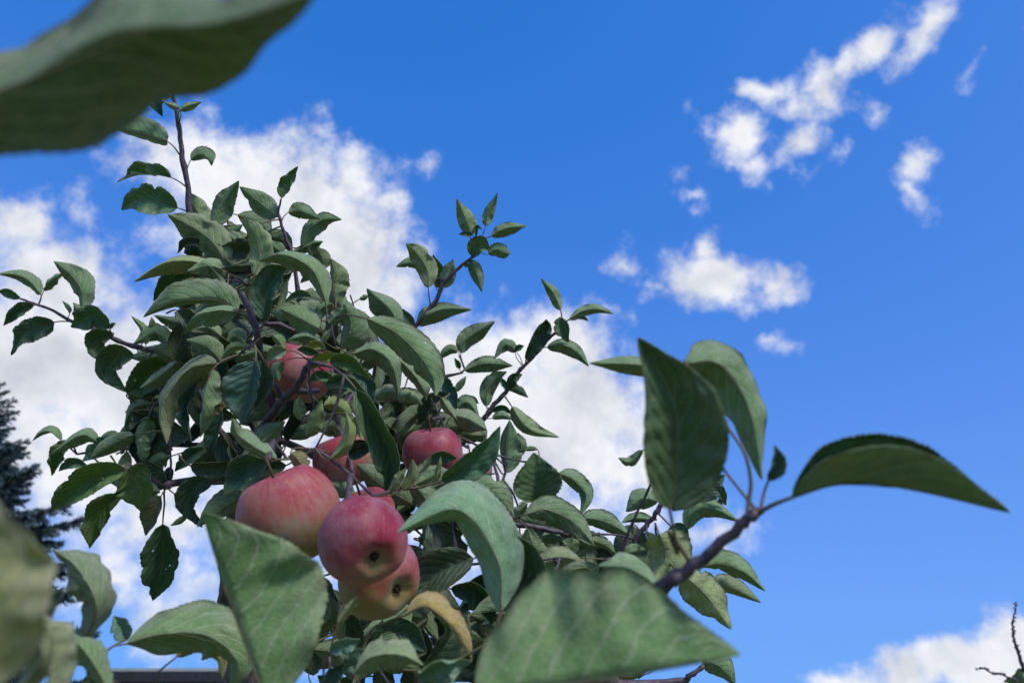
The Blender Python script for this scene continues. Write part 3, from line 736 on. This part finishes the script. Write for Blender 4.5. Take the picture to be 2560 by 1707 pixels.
L('b',[(975,318),(960,380),(895,435)],62,62,'l',.80,col='K')
L('b',[(740,330),(830,310),(930,340)],30,50,'l',.82)
L('b',[(920,635),(1040,550),(1155,572)],42,64,'u',.66,col='Y')
L('b',[(680,695),(800,625),(925,645)],34,52,'l',.68,col='L')
L('b',[(1325,480),(1430,488),(1525,558)],32,42,'l',.84)
L('b',[(1510,400),(1400,420),(1270,470)],40,42,'l',.86)
L('b',[(80,690),(250,670),(370,800),(385,955)],62,110,'u',.70,col='D')
L('b',[(350,150),(450,200),(560,330)],60,70,'u',.72,col='D')
L('b',[(2040,60),(2070,40),(2105,75)],20,22,'u',.86)
# across the top: a leaf of the neighbouring tree right before the lens
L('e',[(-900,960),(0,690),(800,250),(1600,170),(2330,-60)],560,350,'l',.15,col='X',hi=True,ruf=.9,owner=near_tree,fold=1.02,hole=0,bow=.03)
L('6',[(-330,1750),(-120,1100),(-80,550),(-160,-60)],250,390,'l',.17,col='W',hi=True,ruf=1.2,owner=near_tree,hole=0)
L('6',[(330,1900),(430,1300),(330,1020)],90,120,'l',.24,col='W',hi=True,ruf=1.2,owner=near_tree,hole=0)
L('6',[(-60,1500),(250,1060),(560,760)],110,170,'u',.27,col='T',hi=True,ruf=1.2,owner=near_tree,hole=0)

L('6',[(60,1750),(330,1400),(300,1150),(160,900)],150,90,'l',.26,col='V',hi=True,ruf=1.5,owner=near_tree,hole=0)
L('6',[(420,1750),(500,1480),(470,1300)],70,60,'l',.31,col='V',hi=True,ruf=1.5,owner=near_tree,hole=0)
L('6',[(640,1800),(820,1500),(800,1300)],70,90,'u',.40,col='G',hi=True,ruf=1.5,hole=0)

# further leaves deep in the crown, behind the ones above
def inside(p, poly):
    x, y = p; c = False; j = len(poly)-1
    for i in range(len(poly)):
        if (poly[i][1] > y) != (poly[j][1] > y) and x < (poly[j][0]-poly[i][0])*(y-poly[i][1])/(poly[j][1]-poly[i][1]) + poly[i][0]: c = not c
        j = i
    return c
FILL = [([(480,680),(720,660),(900,760),(1000,900),(1020,1010),(900,1060),(620,1080),(560,1060),(400,1010),(380,900)], 140, .84, 1.04),
        ([(880,1480),(1080,1400),(1180,1500),(1250,1420),(1500,1480),(1700,1560),(1740,1707),(860,1707)], 80, .64, .9),
        ([(1180,1290),(1500,1330),(1700,1400),(1640,1560),(1300,1520)], 40, .84, .95),
        ([(1000,940),(1150,1060),(1200,1180),(1080,1180),(900,1100)], 34, .93, 1.05),
        ([(300,1000),(420,880),(560,900),(560,1100),(400,1130),(300,1080)], 34, .86, .98),
        ([(460,560),(560,500),(640,560),(760,640),(820,700),(560,720),(460,680)], 30, .92, 1.02),
        ([(500,1130),(620,1080),(720,1120),(640,1220),(560,1330),(530,1280)], 16, .74, .88),
        ([(560,1330),(700,1400),(760,1560),(700,1707),(620,1707)], 10, .8, .92),
        ([(200,1120),(330,1080),(480,1120),(460,1230),(330,1260),(230,1220)], 10, .84, .92),
        ([(760,1400),(960,1520),(1080,1500),(1080,1707),(760,1707),(700,1500)], 34, .68, .86),
        ([(760,1180),(1060,1200),(1160,1280),(1150,1480),(1040,1500),(1000,1250),(800,1240)], 22, .74, .9)]
NOBJ = LN[0]
rf = random.Random(21)
for poly, n, d0, d1 in [(p_, max(3, int(n_*.25)), a_, b_) for p_, n_, a_, b_ in FILL] + [(p_, int(n_*.75), a_, b_) for p_, n_, a_, b_ in FILL]:
    xs = [p[0] for p in poly]; ys = [p[1] for p in poly]; k = 0
    while k < n:
        x, y = rf.uniform(min(xs), max(xs)), rf.uniform(min(ys), max(ys))
        if not inside((x, y), poly): continue
        k += 1
        dd_ = rf.uniform(d0, d1); ln = rf.uniform(.055, .085)*F/dd_*rf.uniform(.6, 1)
        a = rf.uniform(0, 6.28); c_ = rf.uniform(-.25, .25)*ln
        ux, uy = math.cos(a), math.sin(a)
        p0 = (x-ux*ln/2, y-uy*ln/2); p2 = (x+ux*ln/2, y+uy*ln/2); p1 = (x-uy*c_, y+ux*c_)
        if p2[1] < p0[1] - ln*.3 and rf.random() < .5: p0, p2 = p2, p0
        if not (inside(p0, poly) and inside(p2, poly)) and rf.random() < .75: k -= 1; continue
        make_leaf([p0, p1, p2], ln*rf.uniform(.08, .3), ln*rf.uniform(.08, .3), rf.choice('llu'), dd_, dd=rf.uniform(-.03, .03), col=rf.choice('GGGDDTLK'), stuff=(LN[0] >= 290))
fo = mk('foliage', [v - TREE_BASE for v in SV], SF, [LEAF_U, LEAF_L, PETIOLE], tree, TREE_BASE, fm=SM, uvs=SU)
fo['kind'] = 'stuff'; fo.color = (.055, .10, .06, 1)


# ------------------------------------------------------------------ apples
def apple_mat():
    m, t = newmat('apple_skin')
    at_ = N('ShaderNodeAttribute', t); at_.attribute_name = 'blush'
    uv = N('ShaderNodeUVMap', t); ge = N('ShaderNodeTexCoord', t); oi = N('ShaderNodeObjectInfo', t)
    off = N('ShaderNodeVectorMath', t, operation='ADD'); lk(ge.outputs['Object'], off.inputs[0], t)
    cx = N('ShaderNodeCombineXYZ', t); lk(M('MULTIPLY', oi.outputs['Random'], 9, tree=t), cx.inputs[0], t); lk(cx.outputs[0], off.inputs[1], t)
    V = off.outputs[0]
    mp = N('ShaderNodeMapping', t); mp.inputs['Scale'].default_value = (60, 5, 1); lk(uv.outputs[0], mp.inputs[0], t)
    streak = noise(mp.outputs[0], 1.0, 4, .6, t)
    n1 = noise(V, 38, 4, .6, t); n2 = noise(V, 140, 3, .6, t)
    b = M('MULTIPLY_ADD', M('SUBTRACT', streak, .5, tree=t), 1.1, at_.outputs['Fac'], tree=t)
    b = M('MULTIPLY_ADD', M('SUBTRACT', n1, .5, tree=t), 1.0, b, tree=t)
    c0 = mixc(ramp(n1, .35, .65, tree=t), (.24, .19, .07), (.31, .215, .085), t)
    c1 = mixc(ramp(b, .12, .48, tree=t), c0, (.36, .105, .075), t)
    c2 = mixc(ramp(b, .5, .82, tree=t), c1, (.33, .035, .055), t)
    c3 = mixc(ramp(b, .86, 1.2, tree=t), c2, (.24, .010, .040), t)
    # waxy bloom and pale dots
    bl = M('MULTIPLY', ramp(noise(V, 26, 5, .62, t), .42, .68, tree=t), .42, tree=t)
    c4 = mixc(bl, c3, (.36, .26, .27), t)
    vo = N('ShaderNodeTexVoronoi', t); vo.inputs['Scale'].default_value = 230; lk(V, vo.inputs['Vector'], t)
    dot = M('MULTIPLY', ramp(vo.outputs['Distance'], .10, .22, 1, 0, tree=t), .30, tree=t)
    c5 = mixc(dot, c4, (.46, .34, .22), t)
    c6 = mixc(M('MULTIPLY', ramp(n2, .66, .74, tree=t), .35, tree=t), c5, (.16, .10, .05), t)
    pr = N('ShaderNodeBsdfPrincipled', t); lk(c6, pr.inputs['Base Color'], t)
    lk(ramp(n1, .3, .7, .46, .66, tree=t), pr.inputs['Roughness'], t); pr.inputs['Specular IOR Level'].default_value = .38
    pr.inputs['Sheen Weight'].default_value = .10
    pr.inputs['Subsurface Weight'].default_value = .08; pr.inputs['Subsurface Radius'].default_value = (.008, .004, .002); pr.inputs['Subsurface Scale'].default_value = .5
    bp = N('ShaderNodeBump', t); bp.inputs['Strength'].default_value = .22; bp.inputs['Distance'].default_value = .0015
    lk(M('ADD', n1, M('MULTIPLY', n2, .4, tree=t), tree=t), bp.inputs['Height'], t); lk(bp.outputs[0], pr.inputs['Normal'], t)
    o = N('ShaderNodeOutputMaterial', t); lk(pr.outputs[0], o.inputs[0], t)
    return m
SKIN = apple_mat()
def apple(x, y, rpx, d, axis, label, bl=0.0, bdir=(0, -.25, 1), attach=None, flat=.93, seed=1):
    """axis: from stalk to calyx in view terms (right, up, away)"""
    R = rpx*d/F; C = at(x, y, d); rnd = random.Random(seed)
    A = (RT*axis[0] + UP*axis[1] + FW*axis[2]).normalized()      # towards the calyx
    X = A.cross(Vector((.2, .9, .3))).normalized(); Y = A.cross(X)
    root = empty('apple', C, label, 'apple', 'apples on the tree')
    bd = Vector(bdir).normalized()
    nu, nv = 72, 56; V, Fc, uvs, bls = [], [], [], []
    p1, p2, p3 = rnd.uniform(0, 6), rnd.uniform(0, 6), rnd.uniform(0, 6)
    for i in range(nv+1):
        th = math.pi*i/nv                       # 0 at the stalk, pi at the calyx
        for k in range(nu):
            ph = 2*math.pi*k/nu
            rad = math.sin(th)**.92 if 0 < th < math.pi else 0
            h = -math.cos(th)*flat
            # hollows at both ends
            h += .36*math.exp(-(th/.36)**2) - .28*math.exp(-((math.pi-th)/.33)**2)
            k5 = 1 + .055*math.cos(5*ph+p1)*(max(0, -math.cos(th))**2*.4 + max(0, (th-1.9)/1.2)) + .022*math.cos(2*ph+p2) + .014*math.cos(3*ph+p3+th)
            rr = rad*k5*(1.0 - .10*max(0, (th-1.7))/1.4)
            w_ = (X*math.cos(ph) + Y*math.sin(ph))*rr*R + A*(h*R*(1+.03*math.cos(ph+p1)))
            V.append(w_); uvs.append((k/nu if k <= nu/2 else (nu-k)/nu, i/nv))
            nn = w_.normalized()
            bls.append(.5 + .5*nn.dot(bd) + bl - .55*math.exp(-((math.pi-th)/.36)**2) - .35*math.exp(-(th/.3)**2))
    for i in range(nv):
        for k in range(nu):
            k2 = (k+1) % nu
            Fc.append((i*nu+k, i*nu+k2, (i+1)*nu+k2, (i+1)*nu+k))
    sk = mk('skin', V, Fc, [SKIN], root, C, uvs=uvs)
    a = sk.data.attributes.new('blush', 'FLOAT', 'POINT'); a.data.foreach_set('value', bls)
    # dried flower remains in the hollow
    V, Fc = [], []
    base = A*(R*(flat-.29)); 
    for s in range(6):
        ph = s*math.pi/3 + p1; o_ = (X*math.cos(ph) + Y*math.sin(ph)); tt = (X*-math.sin(ph) + Y*math.cos(ph))
        pts = [base + o_*R*.02, base + o_*R*.08 + A*R*.03, base + o_*R*.085 + A*R*.08, base + o_*R*(.03 + .06*rnd.random()) + A*R*.13]
        v2, f2 = tube(pts, [R*.02, R*.036, R*.024, R*.008], 5)
        n0 = len(V); V += v2; Fc += [tuple(n0+k for k in f) for f in f2]
    v2, f2 = tube([base - A*R*.02, base + A*R*.03, base + A*R*.05], [R*.115, R*.09, R*.02], 9)
    n0 = len(V); V += v2; Fc += [tuple(n0+k for k in f) for f in f2]
    mk('calyx', V, Fc, [CALYX], root, C)
    # stalk, running to the nearest wood
    top = C - A*(R*(flat-.34)); out = C - A*(R*1.12)
    best = min(BR[id(tree)], key=lambda q: (q[0]-out).length) if attach is None else min(BR[id(tree)], key=lambda q: (q[0]-attach).length)
    end = best[0]
    if (end-out).length > .035:
        e_ = out + (end-out).normalized()*.012
        so, sc_ = branch('twig', [end, end.lerp(e_, .5) + Vector((0, 0, .004)), e_], .0028, .0022)
        end = sc_[-1]
    pc = catmull([top, out, out.lerp(end, .6) - A*.004, end], 16)
    V, Fc = tube([p - C for p in pc], [.0013]*14 + [.0016, .002, .0024], 7)
    mk('stalk', V, Fc, [STALK], root, C)
    return root
apple(722,1288,127,.585,(.35,-.92,.05),'big pale pink and green apple, stalk up, behind the broad serrated leaf',bl=-.06,bdir=(-.15,-.25,1),attach=at(700,1150,.7),seed=2,flat=1.0)
apple(908,1350,112,.545,(.52,-.30,-.80),'deep red apple with its dark calyx hollow open to view',bl=.52,bdir=(-.25,-.3,1),attach=at(880,1230,.68),seed=3,flat=.93)
apple(948,1440,104,.613,(.72,-.22,-.62),'greenish apple tucked under the deep red one, calyx turned outward',bl=-.10,bdir=(.5,-.2,.9),attach=at(930,1330,.72),seed=4)
apple(862,1153,80,.79,(.35,-.9,-.1),'apple with magenta cheek and tan side, half behind narrow hanging leaves',bl=.16,bdir=(-.9,-.3,.45),attach=at(820,1080,.85),seed=5)
apple(1082,1132,76,.86,(.1,-.95,.05),'crimson apple standing out against the white cloud, dark leaf below it',bl=.42,bdir=(0,-.1,1),attach=at(1070,1040,.95),seed=6)
apple(1178,1176,52,1.10,(.1,-1,0),'small pink apple almost hidden behind a brown rimmed leaf',bl=.3,bdir=(0,-.3,1),attach=at(1150,1110,1.0),seed=7)
apple(916,1284,72,.735,(.3,-.9,0),'tan apple wedged above the deep red one, mostly covered',bl=-.05,bdir=(0,-.3,1),attach=at(900,1190,.8),seed=8)
apple(742,932,88,.82,(-.2,-.95,-.1),'dusky pink apple high in the crown behind a dark forked spur',bl=.18,bdir=(.35,-.2,1),attach=at(740,830,.85),seed=9)
apple(838,1050,46,1.02,(.2,-.95,0),'small peach coloured apple glimpsed between yellow green leaves',bl=.1,bdir=(0,-.3,1),attach=at(830,990,1.0),seed=10)

# ------------------------------------------------------------------ spruce in the background
NEEDLE = simple('spruce_needles', (.026, .052, .058), (.065, .10, .105), 6, .7, 0)
SBARK = simple('spruce_bark', (.05, .04, .032), (.11, .085, .065), 20, .9, .6, .01)
def spruce(apx, apy, d):
    top = at(apx, apy, d); base = Vector((top.x, top.y, 0))
    root = empty('spruce_tree', base, 'tall dark blue green spruce behind the apple tree', 'tree')
    Hh = top.z
    V, Fc = tube([Vector((0,0,-.1)), Vector((0,0,Hh*.5)), Vector((0,0,Hh*.85)), Vector((0,0,Hh))], [.16, .09, .03, .006], 10)
    mk('trunk', V, Fc, [SBARK], root, base)
    rnd = random.Random(5)
    protos = []
    for q in range(4):
        V, Fc = [], []
        v2, f2 = tube([Vector((0,0,0)), Vector((.5,0,-.06)), Vector((1,0,-.02))], [.012, .007, .002], 5); V += v2; Fc += f2
        spines = [[Vector((u, 0, -.12*u + .10*u*u)) for u in (.0,.2,.4,.6,.8,1.0,1.06)]]
        for u in [.12+.085*i for i in range(11)]:
            for s in (-1, 1):
                ln = (.42*(1-u)+.10)*rnd.uniform(.7, 1.2); o = Vector((u, 0, -.12*u+.10*u*u))
                e = o + Vector((ln*.75, s*ln*.75, -.08*ln + rnd.uniform(-.05,.04)))
                spines.append([o, o.lerp(e, .5) + Vector((0,0,.015)), e])
                if ln > .2:
                    for u2 in (.4, .7):
                        m_ = o.lerp(e, u2); spines.append([m_, m_ + Vector((ln*.35, s*ln*.02, rnd.uniform(-.05,.02)))])
        for sp in spines:
            Ls = sum((sp[i+1]-sp[i]).length for i in range(len(sp)-1)); n = max(5, int(Ls/.0105))
            c = catmull(sp, n) if len(sp) > 2 else [sp[0].lerp(sp[1], i/n) for i in range(n+1)]
            for i in range(n+1):
                t = (c[min(i+1,n)]-c[max(i-1,0)]).normalized()
                for _ in range(3):
                    dv = Vector((rnd.gauss(0,1), rnd.gauss(0,1), rnd.gauss(0,1)+.2)); dv = (dv - t*dv.dot(t)).normalized()
                    tip = c[i] + (dv*.75 + t*.65).normalized()*rnd.uniform(.035, .06)
                    sd_ = t.cross(dv)*.010
                    n0 = len(V); V += [c[i]+sd_, c[i]-sd_, tip]; Fc.append((n0, n0+1, n0+2))
        me = bpy.data.meshes.new('spruce_branch'); me.from_pydata([tuple(v) for v in V], [], Fc); me.materials.append(NEEDLE); me.update()
        protos.append(me)
    z = Hh - .10; k = 0; az = 0
    while z > .9:
        dist = Hh - z; ln = .14 + .62*dist*(1 - .035*dist)
        nb = 8 if dist < 1 else 13
        for b in range(nb):
            az = 2*math.pi*(b/nb) + k*.9 + rnd.uniform(-.25, .25)
            o = bpy.data.objects.new('branch', protos[rnd.randrange(4)]); COL.objects.link(o); o.parent = root
            s = ln*rnd.uniform(.72, 1.12)
            o.location = (0, 0, z + rnd.uniform(-.05, .05)); o.rotation_euler = (rnd.uniform(-.2,.2), -(.55 - .11*min(dist,6)) + rnd.uniform(-.12,.12), az)
            o.scale = (s, s*.8, s)
        z -= .15 + .022*dist; k += 1
spruce(-45, 925, 10.5)

# ------------------------------------------------------------------ garden shed whose roof shows low behind the leaves
ROOF = simple('roof_felt', (.018, .022, .032), (.035, .04, .05), 30, .8, .5, .004)
BOARD = simple('shed_board', (.05, .045, .042), (.085, .075, .065), 14, .8, .4, .004, stretch=(1, 1, 6))
TRIM = simple('gutter', (.28, .32, .36), (.36, .40, .43), 9, .5, .1)
GLASS = simple('window_glass', (.02, .025, .03), (.03, .035, .04), 3, .08, 0, spec=.6)
def boxmesh(x0, x1, y0, y1, z0, z1):
    V = [Vector(v) for v in ((x0,y0,z0),(x1,y0,z0),(x1,y1,z0),(x0,y1,z0),(x0,y0,z1),(x1,y0,z1),(x1,y1,z1),(x0,y1,z1))]
    return V, [(3,2,1,0),(4,5,6,7),(0,1,5,4),(1,2,6,5),(2,3,7,6),(3,0,4,7)]
def shed():
    e = at(400, 1668, 11.5)
    base = Vector((e.x, e.y+1.2, 0)); hz = e.z
    root = empty('garden_shed', base, 'low dark shed roof with pale edge strip beneath the curled leaves', 'shed')
    W, D = 1.0, 1.1
    def bx(name, m, *a):
        V, Fc = boxmesh(*a); return mk(name, V, Fc, [m], root, base, smooth=False)
    bx('wall', BOARD, -W+.1, W-.1, -D+.12, -D+.16, 0, hz-.12); bx('wall', BOARD, -W+.1, W-.1, D-.16, D-.12, 0, hz-.02)
    bx('wall', BOARD, -W+.1, -W+.14, -D+.163, D-.163, 0, hz-.12); bx('wall', BOARD, W-.14, W-.1, -D+.163, D-.163, 0, hz-.12)
    rf_ = bx('roof', ROOF, -W, W, -D, D, hz-.10, hz-.035)
    f = bx('fascia', TRIM, -W-.01, W+.01, -D-.022, -D-.002, hz-.045, hz)
    f.name = 'fascia'
    bx('fascia', ROOF, -W-.01, W+.01, -D-.02, -D-.003, hz-.2, hz-.048)
    n = 22
    for i in range(n):
        x = -W+.1 + (2*W-.2)*i/n; bx('board', BOARD, x+.004, x+(2*W-.2)/n-.004, -D+.10, -D+.117, .02, hz-.13)
    dr = bx('door', BOARD, .2, .95, -D+.07, -D+.097, .03, hz-.35)
    V, Fc = boxmesh(.27, .31, -D+.04, -D+.068, .8, .92); mk('handle', V, Fc, [TRIM], dr, base, smooth=False)
    wn = bx('window', TRIM, -.9, -.25, -D+.075, -D+.097, .9, hz-.45)
    V, Fc = boxmesh(-.85, -.30, -D+.066, -D+.073, .95, hz-.5); mk('pane', V, Fc, [GLASS], wn, base, smooth=False)
shed()

# ------------------------------------------------------------------ thin budded twigs of a shrub at the far side
def shrub():
    D = 2.2
    g = at(*px('d', 2420, 1100), D); base = Vector((g.x+.1, g.y, 0))
    root = empty('budded_shrub', base, 'bare thin twigs with small buds before the bright cumulus cloud', 'shrub')
    BR[id(root)] = []
    s1, c1 = branch('stem', [base + Vector((0,0,-.05)), base + Vector((.02,.01,.6)), base + Vector((-.01,0,1.1))] + wpts('d', [(2400,980,D),(2345,790,D),(2300,640,D),(2268,540,D),(2254,450,D),(2256,350,D),(2278,250,D),(2270,198,D)]), .008, .0009, owner=root, nseg=70)
    s2, c2 = branch('stem', [base + Vector((-.01,0,1.05))] + wpts('d', [(2380,1000,D),(2290,900,D),(2210,865,D),(2150,836,D),(2080,834,D),(2040,810,D),(1980,785,D),(1936,795,D)]), .004, .0008, owner=root)
    rnd = random.Random(4)
    for st, c in ((s1, c1), (s2, c2)):
        vis = [p for p in c if topx(p)[1] < 1712]
        for i, p in enumerate(vis[1:]):
            if i % 2 and st is s1 and len(vis) > 30: continue
            sd_ = 1 if i % 2 else -1
            dirv = (RT*rnd.choice((-1,1))*.8 + UP*.5 + FW*rnd.uniform(-.5,.5)).normalized()
            V, Fc = tube([p, p+dirv*.003, p+dirv*.006, p+dirv*.009], [.0012, .0026, .0022, .0004], 6)
            mk('bud', [v-p for v in V], Fc, [SHOOT], st, p)
    make_leaf([px('d',2440,980), px('d',2370,890), px('d',2300,782)], 95*.28, 60*.28, 'l', D, owner=root, col='G', hole=0)
    make_leaf([px('d',2330,930), px('d',2240,900), px('d',2165,903)], 30*.28, 36*.28, 'l', D, owner=root, col='G', hole=0)
    return root
shrub()
